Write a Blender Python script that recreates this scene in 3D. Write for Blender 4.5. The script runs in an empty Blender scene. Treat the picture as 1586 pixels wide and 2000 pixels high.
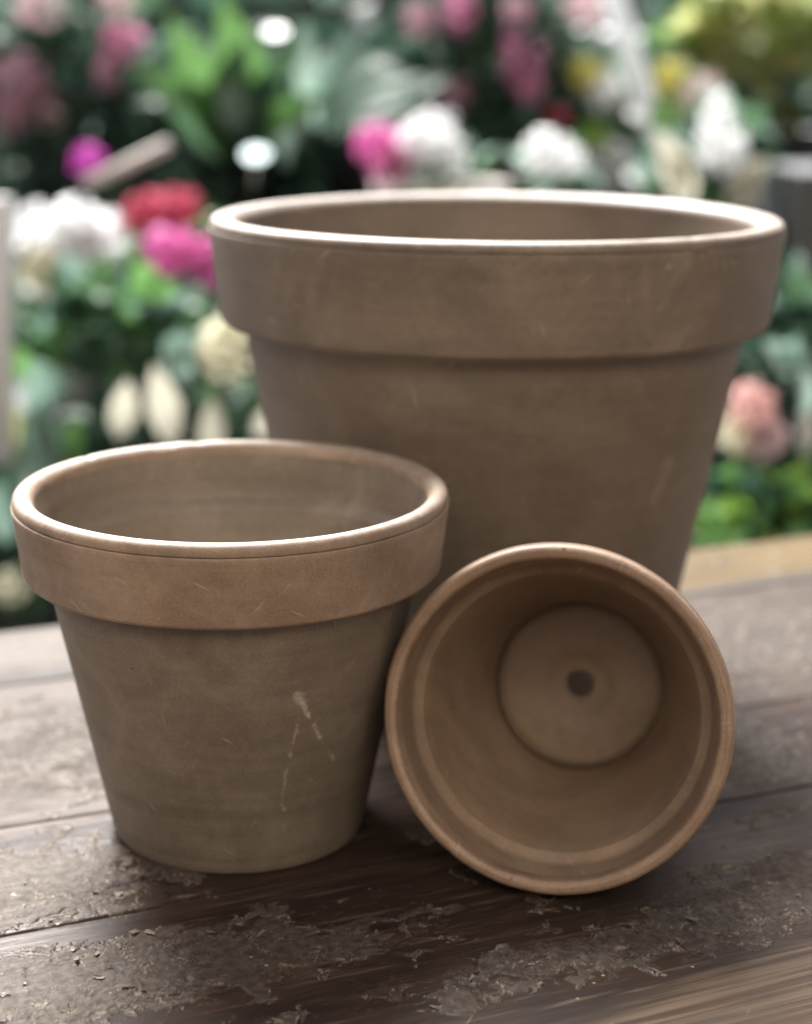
import bpy, math, random
import numpy as np
from mathutils import Vector, Matrix
S = bpy.context.scene
COL = S.collection
R_ = math.radians

# ------------------------------------------------------------------ camera
F_PX, PITCH, ROLL, CAM_H = 3235.7, R_(15.16975), R_(0.3512), 0.2849
fw = Vector((0, math.cos(PITCH), -math.sin(PITCH)))
rt0 = Vector((1, 0, 0)); up0 = rt0.cross(fw)
rt = math.cos(ROLL)*rt0 + math.sin(ROLL)*up0
up = -math.sin(ROLL)*rt0 + math.cos(ROLL)*up0
cam_d = bpy.data.cameras.new('camera'); cam = bpy.data.objects.new('camera', cam_d); COL.objects.link(cam)
cam.matrix_world = Matrix(((rt.x, up.x, -fw.x, 0), (rt.y, up.y, -fw.y, 0), (rt.z, up.z, -fw.z, CAM_H), (0, 0, 0, 1)))
cam_d.sensor_fit = 'VERTICAL'; cam_d.sensor_height = 24.0; cam_d.sensor_width = 24*0.793
cam_d.lens = F_PX/2000*24.0
cam_d.clip_start = 0.02; cam_d.clip_end = 200
cam_d.dof.use_dof = True; cam_d.dof.focus_distance = 0.543; cam_d.dof.aperture_fstop = 3.5
S.camera = cam
O = Vector((0, 0, CAM_H))
def at(px, py, Y):                      # a sight line of the photograph, met at distance Y
    d = fw + rt*((px-793)/F_PX) - up*((py-1000)/F_PX)
    return O + d*(Y/d.y)
def pxm(Y): return (Y*math.cos(PITCH))/F_PX     # metres per photograph pixel at distance Y (about)

# ------------------------------------------------------------------ sky and sun
SUN_EL, SUN_AZ = R_(48), R_(-18)         # behind the pots, a little to the left
w = bpy.data.worlds.new('World'); S.world = w; w.use_nodes = True
nt = w.node_tree; bg = nt.nodes['Background']
sky = nt.nodes.new('ShaderNodeTexSky'); sky.sky_type = 'NISHITA'; sky.sun_disc = False
sky.sun_elevation = SUN_EL; sky.sun_rotation = SUN_AZ; sky.air_density = 0.8; sky.dust_density = 7.0; sky.ozone_density = 0.5
nt.links.new(sky.outputs[0], bg.inputs[0]); bg.inputs[1].default_value = 0.05
sun_d = bpy.data.lights.new('sun', 'SUN'); sun_d.energy = 5.0; sun_d.angle = R_(32); sun_d.color = (0.985, 0.985, 0.985)
sun = bpy.data.objects.new('sun', sun_d); COL.objects.link(sun)
sd = Vector((math.sin(SUN_AZ)*math.cos(SUN_EL), math.cos(SUN_AZ)*math.cos(SUN_EL), math.sin(SUN_EL)))
sun.rotation_euler = sd.to_track_quat('Z', 'Y').to_euler(); sun.location = (0, 5, 6)
S.view_settings.view_transform = 'Standard'; S.view_settings.look = 'None'
S.view_settings.exposure = 1.62; S.view_settings.gamma = 1.0; S.view_settings.use_curve_mapping = False
S.render.engine = 'CYCLES'
S.cycles.use_denoising = True
S.cycles.max_bounces = 8; S.cycles.diffuse_bounces = 4; S.cycles.sample_clamp_indirect = 10
S.render.film_transparent = False

# ------------------------------------------------------------------ helpers
def mesh_obj(name, V, F, mats, parent=None, smooth=True, fm=None, attrs=None):
    me = bpy.data.meshes.new(name)
    V = np.asarray(V, dtype=np.float32)
    if isinstance(F, np.ndarray) and F.ndim == 2:
        n, k = F.shape
        me.vertices.add(len(V)); me.vertices.foreach_set('co', V.ravel())
        me.loops.add(n*k); me.loops.foreach_set('vertex_index', F.astype(np.int32).ravel())
        me.polygons.add(n); me.polygons.foreach_set('loop_start', np.arange(0, n*k, k, dtype=np.int32))
        me.update(calc_edges=True)
    else:
        me.from_pydata(V.tolist(), [], F)
    if smooth: me.polygons.foreach_set('use_smooth', np.ones(len(me.polygons), dtype=bool))
    for m in (mats if isinstance(mats, (list, tuple)) else [mats]): me.materials.append(m)
    if fm is not None: me.polygons.foreach_set('material_index', np.asarray(fm, dtype=np.int32))
    for k_, a in (attrs or {}).items():
        at_ = me.attributes.new(k_, 'FLOAT', 'POINT'); at_.data.foreach_set('value', np.asarray(a, dtype=np.float32).ravel())
    me.validate(); me.update()
    o = bpy.data.objects.new(name, me); COL.objects.link(o)
    if parent is not None: o.parent = parent
    return o
def tag(o, label=None, cat=None, group=None, kind=None):
    if label: o['label'] = label
    if cat: o['category'] = cat
    if group: o['group'] = group
    if kind: o['kind'] = kind
    return o
def thing(name, label, cat, loc=(0, 0, 0), group=None):
    o = bpy.data.objects.new(name, None); o.empty_display_size = 0.05; COL.objects.link(o); o.location = loc
    return tag(o, label, cat, group)

# numpy gradient noise
def _perm(seed):
    r = np.random.RandomState(seed); p = r.permutation(512); return np.concatenate([p, p])
def perlin(x, y, seed=0):
    p = _perm(seed); xi = np.floor(x).astype(int); yi = np.floor(y).astype(int); xf = x-xi; yf = y-yi
    u = xf**3*(xf*(xf*6-15)+10); v = yf**3*(yf*(yf*6-15)+10)
    def g(ix, iy, dx, dy):
        h = p[(p[ix & 511]+iy) & 511]*(2*np.pi/512.0)
        return np.cos(h)*dx+np.sin(h)*dy
    a = g(xi, yi, xf, yf); b = g(xi+1, yi, xf-1, yf); c = g(xi, yi+1, xf, yf-1); d = g(xi+1, yi+1, xf-1, yf-1)
    return 1.5*((a*(1-u)+b*u)*(1-v)+(c*(1-u)+d*u)*v)
def fbm(x, y, seed=0, octs=4, gain=0.5):
    s = 0; a = 1; f = 1
    for i in range(octs):
        s = s+a*perlin(x*f+i*17.3, y*f-i*9.1, seed+i); a *= gain; f *= 2.03
    return s
def sstep(a, b, x):
    t = np.clip((x-a)/(b-a), 0, 1); return t*t*(3-2*t)

# shader node helper
class NT:
    def __init__(s, name):
        s.m = bpy.data.materials.new(name); s.m.use_nodes = True; s.t = s.m.node_tree; s.t.nodes.clear()
        s.out = s.n('ShaderNodeOutputMaterial')
    def n(s, typ, **kw):
        nd = s.t.nodes.new(typ)
        for k, v in kw.items(): setattr(nd, k, v)
        return nd
    def set(s, sock, v):
        if isinstance(v, bpy.types.NodeSocket): s.t.links.new(v, sock)
        else:
            if isinstance(v, (tuple, list)) and len(v) == 3 and sock.type == 'RGBA': v = (*v, 1)
            sock.default_value = v
    def math(s, op, a, b=0.0, c=None, clamp=False):
        nd = s.n('ShaderNodeMath', operation=op, use_clamp=clamp); s.set(nd.inputs[0], a); s.set(nd.inputs[1], b)
        if c is not None: s.set(nd.inputs[2], c)
        return nd.outputs[0]
    def vmath(s, op, a, b=None, out=0, scale=None):
        nd = s.n('ShaderNodeVectorMath', operation=op); s.set(nd.inputs[0], a)
        if b is not None: s.set(nd.inputs[1], b)
        if scale is not None: s.set(nd.inputs['Scale'], scale)
        return nd.outputs[out]
    def coord(s): return s.n('ShaderNodeTexCoord').outputs['Object']
    def map(s, v, scale=(1, 1, 1), loc=(0, 0, 0), rot=(0, 0, 0)):
        nd = s.n('ShaderNodeMapping'); s.set(nd.inputs['Vector'], v)
        nd.inputs['Scale'].default_value = scale; nd.inputs['Location'].default_value = loc; nd.inputs['Rotation'].default_value = rot
        return nd.outputs[0]
    def noise(s, v, scale=5, detail=3, rough=0.5, dist=0.0, col=False):
        nd = s.n('ShaderNodeTexNoise'); s.set(nd.inputs['Vector'], v)
        nd.inputs['Scale'].default_value = scale; nd.inputs['Detail'].default_value = detail
        nd.inputs['Roughness'].default_value = rough; nd.inputs['Distortion'].default_value = dist
        return nd.outputs['Color' if col else 'Fac']
    def ramp(s, f, a, b, lo=0.0, hi=1.0, smooth=True):
        nd = s.n('ShaderNodeMapRange'); nd.interpolation_type = 'SMOOTHSTEP' if smooth else 'LINEAR'
        s.set(nd.inputs[0], f); nd.inputs[1].default_value = a; nd.inputs[2].default_value = b
        nd.inputs[3].default_value = lo; nd.inputs[4].default_value = hi
        return nd.outputs[0]
    def mix(s, f, a, b, blend='MIX'):
        nd = s.n('ShaderNodeMix', data_type='RGBA', blend_type=blend); s.set(nd.inputs[0], f); s.set(nd.inputs[6], a); s.set(nd.inputs[7], b)
        return nd.outputs[2]
    def sep(s, v):
        nd = s.n('ShaderNodeSeparateXYZ'); s.set(nd.inputs[0], v); return nd.outputs
    def attr(s, name):
        return s.n('ShaderNodeAttribute', attribute_name=name).outputs['Fac']
    def bump(s, h, strength=0.3, dist=0.001, normal=None):
        nd = s.n('ShaderNodeBump'); s.set(nd.inputs['Height'], h); nd.inputs['Strength'].default_value = strength; nd.inputs['Distance'].default_value = dist
        if normal is not None: s.set(nd.inputs['Normal'], normal)
        return nd.outputs[0]
    def bsdf(s, col, rough=0.6, normal=None, spec=0.5, **kw):
        nd = s.n('ShaderNodeBsdfPrincipled'); s.set(nd.inputs['Base Color'], col); s.set(nd.inputs['Roughness'], rough)
        s.set(nd.inputs['Specular IOR Level'], spec)
        if normal is not None: s.set(nd.inputs['Normal'], normal)
        for k, v in kw.items(): s.set(nd.inputs[k], v)
        return nd.outputs[0]
    def end(s, sh): s.t.links.new(sh, s.out.inputs[0]); return s.m
    def segment(s, p, a, b, wd, wob, amp=0.0019):
        """mask of a scratch running from a to b in object space"""
        a = Vector(a); b = Vector(b); ab = b-a
        pa = s.vmath('SUBTRACT', p, tuple(a))
        h = s.math('MULTIPLY', s.vmath('DOT_PRODUCT', pa, tuple(ab), out=1), 1/ab.length_squared, clamp=True)
        q = s.vmath('SCALE', tuple(ab), scale=h)
        d = s.vmath('LENGTH', s.vmath('SUBTRACT', pa, q), out=1)
        d = s.math('ADD', d, s.math('MULTIPLY', s.math('SUBTRACT', wob, 0.5), amp*2))
        return s.ramp(d, wd*0.4, wd*1.5, 1.0, 0.0)

# ------------------------------------------------------------------ clay
PALE = (0.62, 0.55, 0.45)
def clay(name, base, alt, dust, seed=0.0, dust_amt=0.4, marks=(), rings=(), rough=0.50, spec=0.55, grain=1.0, lip=None, stains=(), pits=0.60, smear_amt=0.22):
    s = NT(name); p = s.coord(); q = s.map(p, loc=(seed, seed*1.7, seed*0.3))
    big = s.noise(q, 15, 5, 0.6, 1.2)
    col = s.mix(s.ramp(big, 0.40, 0.60), base, alt)
    stain = s.ramp(s.noise(s.map(q, scale=(1, 1, 1.6)), 11, 6, 0.65, 0.8), 0.52, 0.70, 0, 0.38)
    col = s.mix(stain, col, (base[0]*0.66, base[1]*0.64, base[2]*0.66))
    # turning lines run round the pot
    xyz = s.sep(p)
    rad = s.math('SQRT', s.math('ADD', s.math('MULTIPLY', xyz[0], xyz[0]), s.math('MULTIPLY', xyz[1], xyz[1])))
    wob = s.noise(q, 9, 2)
    zz = s.math('ADD', xyz[2], s.math('MULTIPLY', wob, 0.006))
    cv = s.n('ShaderNodeCombineXYZ'); s.set(cv.inputs[0], s.math('MULTIPLY', xyz[0], 7)); s.set(cv.inputs[1], s.math('MULTIPLY', xyz[1], 7)); s.set(cv.inputs[2], s.math('MULTIPLY', zz, 330))
    lines = s.noise(cv.outputs[0], 1.0, 4, 0.6)
    cv2 = s.n('ShaderNodeCombineXYZ'); s.set(cv2.inputs[0], s.math('MULTIPLY', xyz[0], 14)); s.set(cv2.inputs[1], s.math('MULTIPLY', xyz[1], 14)); s.set(cv2.inputs[2], s.math('MULTIPLY', zz, 70))
    lines2 = s.noise(cv2.outputs[0], 1.0, 3, 0.55)
    col = s.mix(1.0, col, s.mix(s.ramp(lines, 0.3, 0.7), (0.95, 0.95, 0.95), (1.05, 1.05, 1.05)), 'MULTIPLY')
    col = s.mix(1.0, col, s.mix(s.ramp(lines2, 0.3, 0.7), (0.96, 0.96, 0.96), (1.04, 1.04, 1.04)), 'MULTIPLY')
    fine = s.noise(q, 1400, 2, 0.6); mid = s.noise(q, 210, 4, 0.65)
    col = s.mix(1.0, col, s.mix(s.ramp(fine, 0.3, 0.7), (0.87, 0.87, 0.87), (1.12, 1.12, 1.12)), 'MULTIPLY')
    col = s.mix(1.0, col, s.mix(s.ramp(mid, 0.3, 0.7), (0.93, 0.93, 0.93), (1.06, 1.06, 1.06)), 'MULTIPLY')
    # pale bloom and smears
    bloom = s.math('MULTIPLY', s.ramp(s.noise(q, 22, 7, 0.66, 0.8), 0.5, 0.72), dust_amt)
    col = s.mix(bloom, col, dust)
    smear = s.math('MULTIPLY', s.ramp(s.noise(s.map(q, scale=(30, 30, 9), rot=(0.5, 0.3, 0)), 1.0, 5, 0.7), 0.58, 0.74), smear_amt)
    col = s.mix(smear, col, dust)
    if lip is not None:     # bright light on the lip top, put into its colour as a paler tone
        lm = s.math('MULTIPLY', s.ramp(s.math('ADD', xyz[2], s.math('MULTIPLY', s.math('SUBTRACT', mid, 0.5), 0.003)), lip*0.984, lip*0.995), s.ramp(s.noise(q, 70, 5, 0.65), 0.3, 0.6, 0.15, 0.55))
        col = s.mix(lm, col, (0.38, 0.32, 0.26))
    # pin holes
    vor = s.n('ShaderNodeTexVoronoi'); s.set(vor.inputs['Vector'], q); vor.inputs['Scale'].default_value = 95
    pin = s.math('MULTIPLY', s.ramp(vor.outputs['Distance'], 0.05, 0.10, 1, 0), s.ramp(s.noise(q, 60, 1), pits, pits+0.06))
    col = s.mix(s.math('MULTIPLY', pin, 0.55), col, (0.05, 0.035, 0.025))
    for (z, wd, amt) in rings:      # dark scuffed bands round the body
        zr = s.math('ADD', xyz[2], s.math('MULTIPLY', s.math('SUBTRACT', s.noise(q, 30, 4, 0.6), 0.5), 0.008))
        d = s.math('ABSOLUTE', s.math('SUBTRACT', zr, z))
        msk = s.math('MULTIPLY', s.ramp(d, wd*0.15, wd, 1, 0), s.ramp(s.noise(q, 26, 4, 0.6), 0.36, 0.58, amt*0.15, amt))
        col = s.mix(msk, col, (0.045, 0.03, 0.022))
    for (r0, z1, wd, amt) in stains:      # rusty line in the crease, damp ring round the hole
        d = s.math('ABSOLUTE', s.math('SUBTRACT', s.math('ADD', rad, s.math('MULTIPLY', s.math('SUBTRACT', mid, 0.5), 0.0012)), r0))
        msk = s.math('MULTIPLY', s.math('MULTIPLY', s.ramp(d, wd*0.2, wd, 1, 0), s.ramp(xyz[2], z1, z1+0.002, 1, 0)), s.ramp(s.noise(q, 60, 3, 0.6), 0.3, 0.6, amt*0.6, amt))
        col = s.mix(msk, col, (0.085, 0.047, 0.026))
    # fine dry scuffs in every direction
    ang = s.math('ARCTAN2', xyz[1], xyz[0])
    for (tilt_, off, am) in ((0.5, 0.0, 0.5), (-0.9, 3.3, 0.45), (1.35, 7.1, 0.42)):
        cvs = s.n('ShaderNodeCombineXYZ'); s.set(cvs.inputs[0], s.math('MULTIPLY', ang, 0.075)); s.set(cvs.inputs[1], xyz[2]); cvs.inputs[2].default_value = 0.0
        vv = s.map(cvs.outputs[0], rot=(0, 0, tilt_), loc=(off+seed, seed, 0)); vx = s.sep(vv)
        cv3 = s.n('ShaderNodeCombineXYZ'); s.set(cv3.inputs[0], s.math('MULTIPLY', vx[0], 34)); s.set(cv3.inputs[1], s.math('MULTIPLY', vx[1], 420))
        vs_ = s.n('ShaderNodeTexVoronoi'); s.set(vs_.inputs['Vector'], cv3.outputs[0]); vs_.inputs['Scale'].default_value = 1.0
        mk = s.math('MULTIPLY', s.ramp(vs_.outputs['Distance'], 0.03, 0.16, 1, 0), s.ramp(s.noise(vv, 55, 3, 0.6), 0.50, 0.64, 0, am))
        col = s.mix(mk, col, PALE)
    wn = s.noise(q, 260, 3, 0.6)
    hs = None
    for (a, b, wd, amt, c) in marks:
        m_ = s.math('MULTIPLY', s.segment(p, a, b, wd, wn), s.ramp(s.noise(q, 420, 3, 0.7), 0.36, 0.6, amt*0.35, amt))
        col = s.mix(m_, col, c)
    h = s.math('ADD', s.math('MULTIPLY', lines, 0.5), s.math('MULTIPLY', mid, 0.35))
    h = s.math('SUBTRACT', h, s.math('MULTIPLY', pin, 1.5))
    nrm = s.bump(h, 0.35, 0.0006)
    nrm = s.bump(fine, 0.25*grain, 0.00025, nrm)
    rgh = s.ramp(mid, 0.2, 0.8, rough-0.06, rough+0.10)
    return s.end(s.bsdf(col, rgh, nrm, spec))
BODY, BODY2, DUST = (0.200, 0.161, 0.122), (0.248, 0.203, 0.157), (0.40, 0.34, 0.27)
medium_marks = [((0.0268, -0.0564, 0.0738), (0.0282, -0.0549, 0.0700), 0.0017, 0.62, PALE), ((0.0282, -0.0549, 0.0700), (0.03, -0.0529, 0.065), 0.0010, 0.62, PALE), ((0.03, -0.0529, 0.065), (0.0341, -0.0477, 0.0542), 0.0007, 0.62, PALE),
    ((0.0341, -0.0477, 0.0542), (0.0385, -0.0413, 0.0428), 0.0006, 0.5, PALE), ((0.0265, -0.054, 0.0616), (0.0229, -0.0523, 0.0463), 0.00035, 0.42, PALE),
    ((0.0229, -0.0523, 0.0463), (0.0204, -0.0502, 0.0316), 0.0003, 0.36, PALE), ((0.0204, -0.0502, 0.0316), (0.0212, -0.0485, 0.0262), 0.0006, 0.5, PALE),
    ((0.0212, -0.0485, 0.0262), (0.0199, -0.0441, 0.0063), 0.0003, 0.34, PALE)]
large_rim_marks = [((0.0744, -0.1039, 0.2053), (0.0697, -0.1044, 0.1927), 0.0009, 0.75, PALE), ((0.0797, -0.1003, 0.207), (0.0755, -0.1024, 0.2021), 0.0009, 0.35, PALE),
    ((0.1109, -0.0665, 0.2139), (0.1131, -0.0579, 0.2011), 0.0007, 0.65, PALE), ((0.1026, -0.0704, 0.1864), (0.1014, -0.0685, 0.1752), 0.0009, 0.65, PALE),
    ((0.0612, -0.1133, 0.2084), (0.0700, -0.1080, 0.2092), 0.0011, 0.40, PALE), ((0.0000, -0.1291, 0.2102), (0.0096, -0.1286, 0.2096), 0.0009, 0.85, (0.03, 0.02, 0.016)),
    ((-0.0634, -0.1107, 0.2049), (-0.0626, -0.1111, 0.2027), 0.0007, 0.75, (0.03, 0.02, 0.016)), ((-0.1028, -0.0690, 0.1832), (-0.1025, -0.0690, 0.1822), 0.0009, 0.6, (0.03, 0.02, 0.016)),
    ((-0.0584, -0.1119, 0.1964), (-0.0560, -0.1128, 0.1950), 0.0006, 0.4, PALE)]
M_med_body = clay('clay_medium_body', BODY, BODY2, DUST, 1.3, 0.34, medium_marks, [(0.0262, 0.0035, 0.22), (0.0235, 0.0016, 0.12), (0.0075, 0.0026, 0.18)])
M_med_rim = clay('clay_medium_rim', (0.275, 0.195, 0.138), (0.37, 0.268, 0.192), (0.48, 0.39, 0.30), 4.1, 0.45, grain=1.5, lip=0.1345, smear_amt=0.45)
M_lrg_body = clay('clay_large_body', (0.168, 0.130, 0.098), (0.198, 0.154, 0.116), (0.34, 0.28, 0.22), 7.7, 0.16, [((-0.0846, -0.0751, 0.160), (-0.0842, -0.0755, 0.155), 0.0012, 0.5, (0.42, 0.26, 0.16)), ((0.0711, -0.0773, 0.120), (0.066, -0.078, 0.105), 0.004, 0.18, PALE)])
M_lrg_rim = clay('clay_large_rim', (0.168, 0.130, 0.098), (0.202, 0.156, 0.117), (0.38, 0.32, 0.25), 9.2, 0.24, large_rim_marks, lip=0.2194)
M_sml_body = clay('clay_small_body', (0.245, 0.170, 0.115), (0.31, 0.22, 0.152), (0.42, 0.34, 0.26), 2.6, 0.30, stains=((0.0336, 0.0105, 0.0013, 0.85), (0.0125, 0.0085, 0.0035, 0.14)))
M_sml_rim = clay('clay_small_rim', (0.30, 0.20, 0.135), (0.37, 0.255, 0.175), (0.45, 0.36, 0.27), 5.5, 0.35, stains=((0.0562, 1.0, 0.0011, 0.55), (0.0590, 1.0, 0.0006, 0.3)), pits=0.50)

# ------------------------------------------------------------------ clay pots (turned on a lathe)
def arc(c, r, a0, a1, n):
    return [(c[0]+r*math.cos(R_(a)), c[1]+r*math.sin(R_(a))) for a in np.linspace(a0, a1, n)]
def lathe(prof, segs, noise_amp=0.0, seed=0, chips=()):
    P = np.array(prof); n = len(P); a = np.linspace(0, 2*np.pi, segs, endpoint=False)
    rr = P[:, 0][:, None]*np.ones(segs); zz = P[:, 1][:, None]*np.ones(segs); A = a[None, :]*np.ones((n, 1))
    dr = noise_amp*(np.cos(2*A+seed)+0.5*np.cos(3*A+2*seed)+0.3*perlin(np.cos(A)*2.5+7, np.sin(A)*2.5+zz*18, seed+3))
    dr = dr*np.clip(rr/(0.5*P[:, 0].max()), 0, 1)
    zz = zz+noise_amp*0.6*np.sin(2*A+seed*1.3)*np.clip(zz/P[:, 1].max(), 0, 1)
    for (ang, wd, rc, zc, sz, depth) in chips:   # knocks in the lip
        da = np.abs((A-ang+np.pi) % (2*np.pi)-np.pi)
        k = np.exp(-(da/wd)**2*2)*np.exp(-(((rr-rc)**2+(zz-zc)**2)/sz**2))
        k = k*(0.45+1.1*np.abs(perlin(A*60, zz*900+rr*500, 5)))
        zz = zz-depth*k; dr = dr-depth*0.5*k*np.sign(rr-rc+1e-9)
    V = np.stack([(rr+dr)*np.cos(A), (rr+dr)*np.sin(A), zz], -1).reshape(-1, 3)
    i = np.arange(n-1)[:, None]*segs; j = np.arange(segs)[None, :]; j2 = (j+1) % segs
    F = np.stack([i+j, i+j2, i+segs+j2, i+segs+j], -1).reshape(-1, 4)
    return V, F
def make_pot(label, R, H, hb, rb, rtop, wall, mats, loc, rot=None, seed=0, chips=(), segs=288, hole=0.09):
    k = R/0.08; rc_ = np.random.RandomState(seed+50)
    chips = tuple(chips)+tuple((rc_.uniform(0, 6.283), rc_.uniform(0.006, 0.03), R-rc_.choice([0.0006, 0.004, 0.0075])*k, H-rc_.uniform(0.0005, 0.003), rc_.uniform(0.0008, 0.002), rc_.uniform(0.0003, 0.0008)) for _ in range(26))
    lh = 0.0036+0.0006*k; zb = H-hb; t = thing('clay_pot', label, 'flower pot', loc, 'clay flower pots on the table')
    lipw = 0.0083*k; ri = R-lipw; floor = 0.0085*k; rfl = rb-0.0048*k; rh = hole*R
    z_led = H-0.0290*k; r_led = rtop-0.0045*k
    body = arc((rh+0.0012*k, 0.0012*k), 0.0012*k, 180, 270, 4)
    body += [(rb*0.5, 0.0)]+arc((rb-0.0014*k, 0.0014*k), 0.0014*k, -90, -10, 5)
    for f in np.linspace(0.03, 0.93, 20): body.append((rb+(rtop-rb)*f, zb*f))
    for f in np.linspace(0.94, 1, 9): body.append((rb+(rtop-rb)*f-0.0012*k*math.sin((f-0.93)/0.07*math.pi/2)**2, zb*f))   # shallow neck under the band
    # inside: down from the ledge to the floor, a turned crease, the dished floor and the hole
    ins = [(ri, H-lh-0.0013*k), (ri-0.0002*k, H-0.008*k), (ri-0.0012*k, H-0.0115*k), (ri-0.0016*k, H-0.016*k), (ri-0.0020*k, H-0.0205*k)]
    ins += [(ri-0.0030*k, H-0.0235*k), (r_led+0.0012*k, H-0.0250*k), (r_led+0.0002*k, H-0.0268*k), (r_led+0.0003*k, z_led+0.0005*k)]
    for f in np.linspace(0, 1, 22):
        z = z_led+(floor+0.004*k-z_led)*f; ins.append((r_led+(rfl+0.0006*k-r_led)*f, z))
    ins += [(rfl+0.0004*k, floor+0.0012*k), (rfl+0.0003*k, floor-0.0009*k), (rfl-0.0004*k, floor-0.0014*k), (rfl-0.0012*k, floor-0.0010*k), (rfl-0.0019*k, floor-0.0001*k), (rfl-0.004*k, floor)]
    ins += [(rfl*0.62, floor-0.0002*k), (rh*2.35, floor-0.0003*k), (rh*2.1, floor-0.0012*k), (rh*1.5, floor-0.0017*k)]
    ins += arc((rh+0.0016*k, floor-0.0034*k), 0.0016*k, 90, 180, 5)+[(rh, 0.0012*k)]
    V1, F1 = lathe(body, segs, 0.00035*k, seed); V2, F2 = lathe(ins, segs, 0.00035*k, seed, chips)
    V = np.concatenate([V1, V2]); F = np.concatenate([F1, F2+len(V1)])
    mesh_obj('body', V, F, mats[0], t)
    # rim band: underside, face, groove, round lip, inner step
    cr = 0.0022*k; rbb = R*0.966
    rim = [(rtop-0.0014*k, zb-0.0002*k), (rtop+0.0008*k, zb)]
    rim += arc((rbb-cr, zb+0.0006*k+cr), cr, -80, 0, 8)
    zg = H-lh-0.0012
    for f in np.linspace(0.1, 1, 12): rim.append((rbb+(R-rbb)*f, zb+0.0006*k+cr+(zg-zb-cr-0.0006*k)*f))
    rim += [(R-0.0001, zg+0.00025), (R-0.00035, zg+0.00038), (R-0.0008, zg+0.0005), (R-0.0009, zg+0.0008)]
    lr = (R-0.0004-ri)/2
    for a in np.linspace(-12, 180, 18):
        ca, sa = math.cos(R_(a)), math.sin(R_(a))
        rim.append((ri+lr+lr*ca, H-lh+lh*(abs(sa)**0.8)*(1 if sa > 0 else -1)*(1 if sa > 0 else 0.5)-0.0013*k*((1-ca)/2)**1.3))
    V, F = lathe(rim, segs, 0.00035*k, seed, chips)
    mesh_obj('rim', V, F, mats[1], t)
    if rot is not None: t.rotation_euler = rot
    return t
make_pot('medium upright clay pot at the front left with a pale scratch on its side', 0.08, 0.1345, 0.0315, 0.0479, 0.0687, 0.007,
         (M_med_body, M_med_rim), (-0.0641, 0.5931, 0.0), seed=1,
         chips=((2.05, 0.10, 0.0725, 0.1345, 0.0035, 0.0016), (1.86, 0.05, 0.078, 0.1345, 0.003, 0.0010), (0.33, 0.16, 0.0725, 0.133, 0.004, 0.0012), (3.35, 0.12, 0.0705, 0.126, 0.005, 0.0010)))
make_pot('largest clay pot, standing upright behind the two smaller pots', 0.1307, 0.2194, 0.0488, 0.0833, 0.116, 0.01,
         (M_lrg_body, M_lrg_rim), (0.0401, 0.7667, 0.0), seed=4, chips=((-0.95, 0.035, 0.1307, 0.2125, 0.003, 0.0012), (-1.53, 0.03, 0.1307, 0.211, 0.003, 0.0008)))
RS, kS, yaw, tilt = 0.0619, 0.0619/0.08, -0.1977, 0.2330
ax = Vector((math.sin(yaw)*math.cos(tilt), -math.cos(yaw)*math.cos(tilt), math.sin(tilt)))
HS = 0.1355*kS; rc = Vector((0.0528, 0.5406, RS*math.cos(tilt)))
qz = Vector((0, 0, 1)).rotation_difference(ax)
small = make_pot('smallest clay pot, lying on its side with its open mouth facing forward', RS, HS, 0.0320*kS, 0.0478*kS, 0.0687*kS, 0.006,
         (M_sml_body, M_sml_rim), rc-ax*(HS-0.003), qz.to_euler(), seed=9, hole=0.088,
         chips=((0.9, 0.05, RS-0.002, HS-0.003, 0.002, 0.0006), (-0.3, 0.03, RS-0.003, HS-0.002, 0.002, 0.0008), (2.7, 0.1, RS-0.004, HS-0.002, 0.003, 0.0007), (-1.9, 0.08, RS-0.003, HS-0.001, 0.003, 0.0006), (3.9, 0.1, RS-0.003, HS-0.001, 0.003, 0.0006)))
lo = 1.0
for ch in small.children:
    co = np.empty(len(ch.data.vertices)*3, dtype=np.float32); ch.data.vertices.foreach_get('co', co)
    mz = np.array((qz.to_matrix()))[2]; lo = min(lo, float((co.reshape(-1, 3)@mz).min()))
small.location.z = -lo+0.0004

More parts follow.
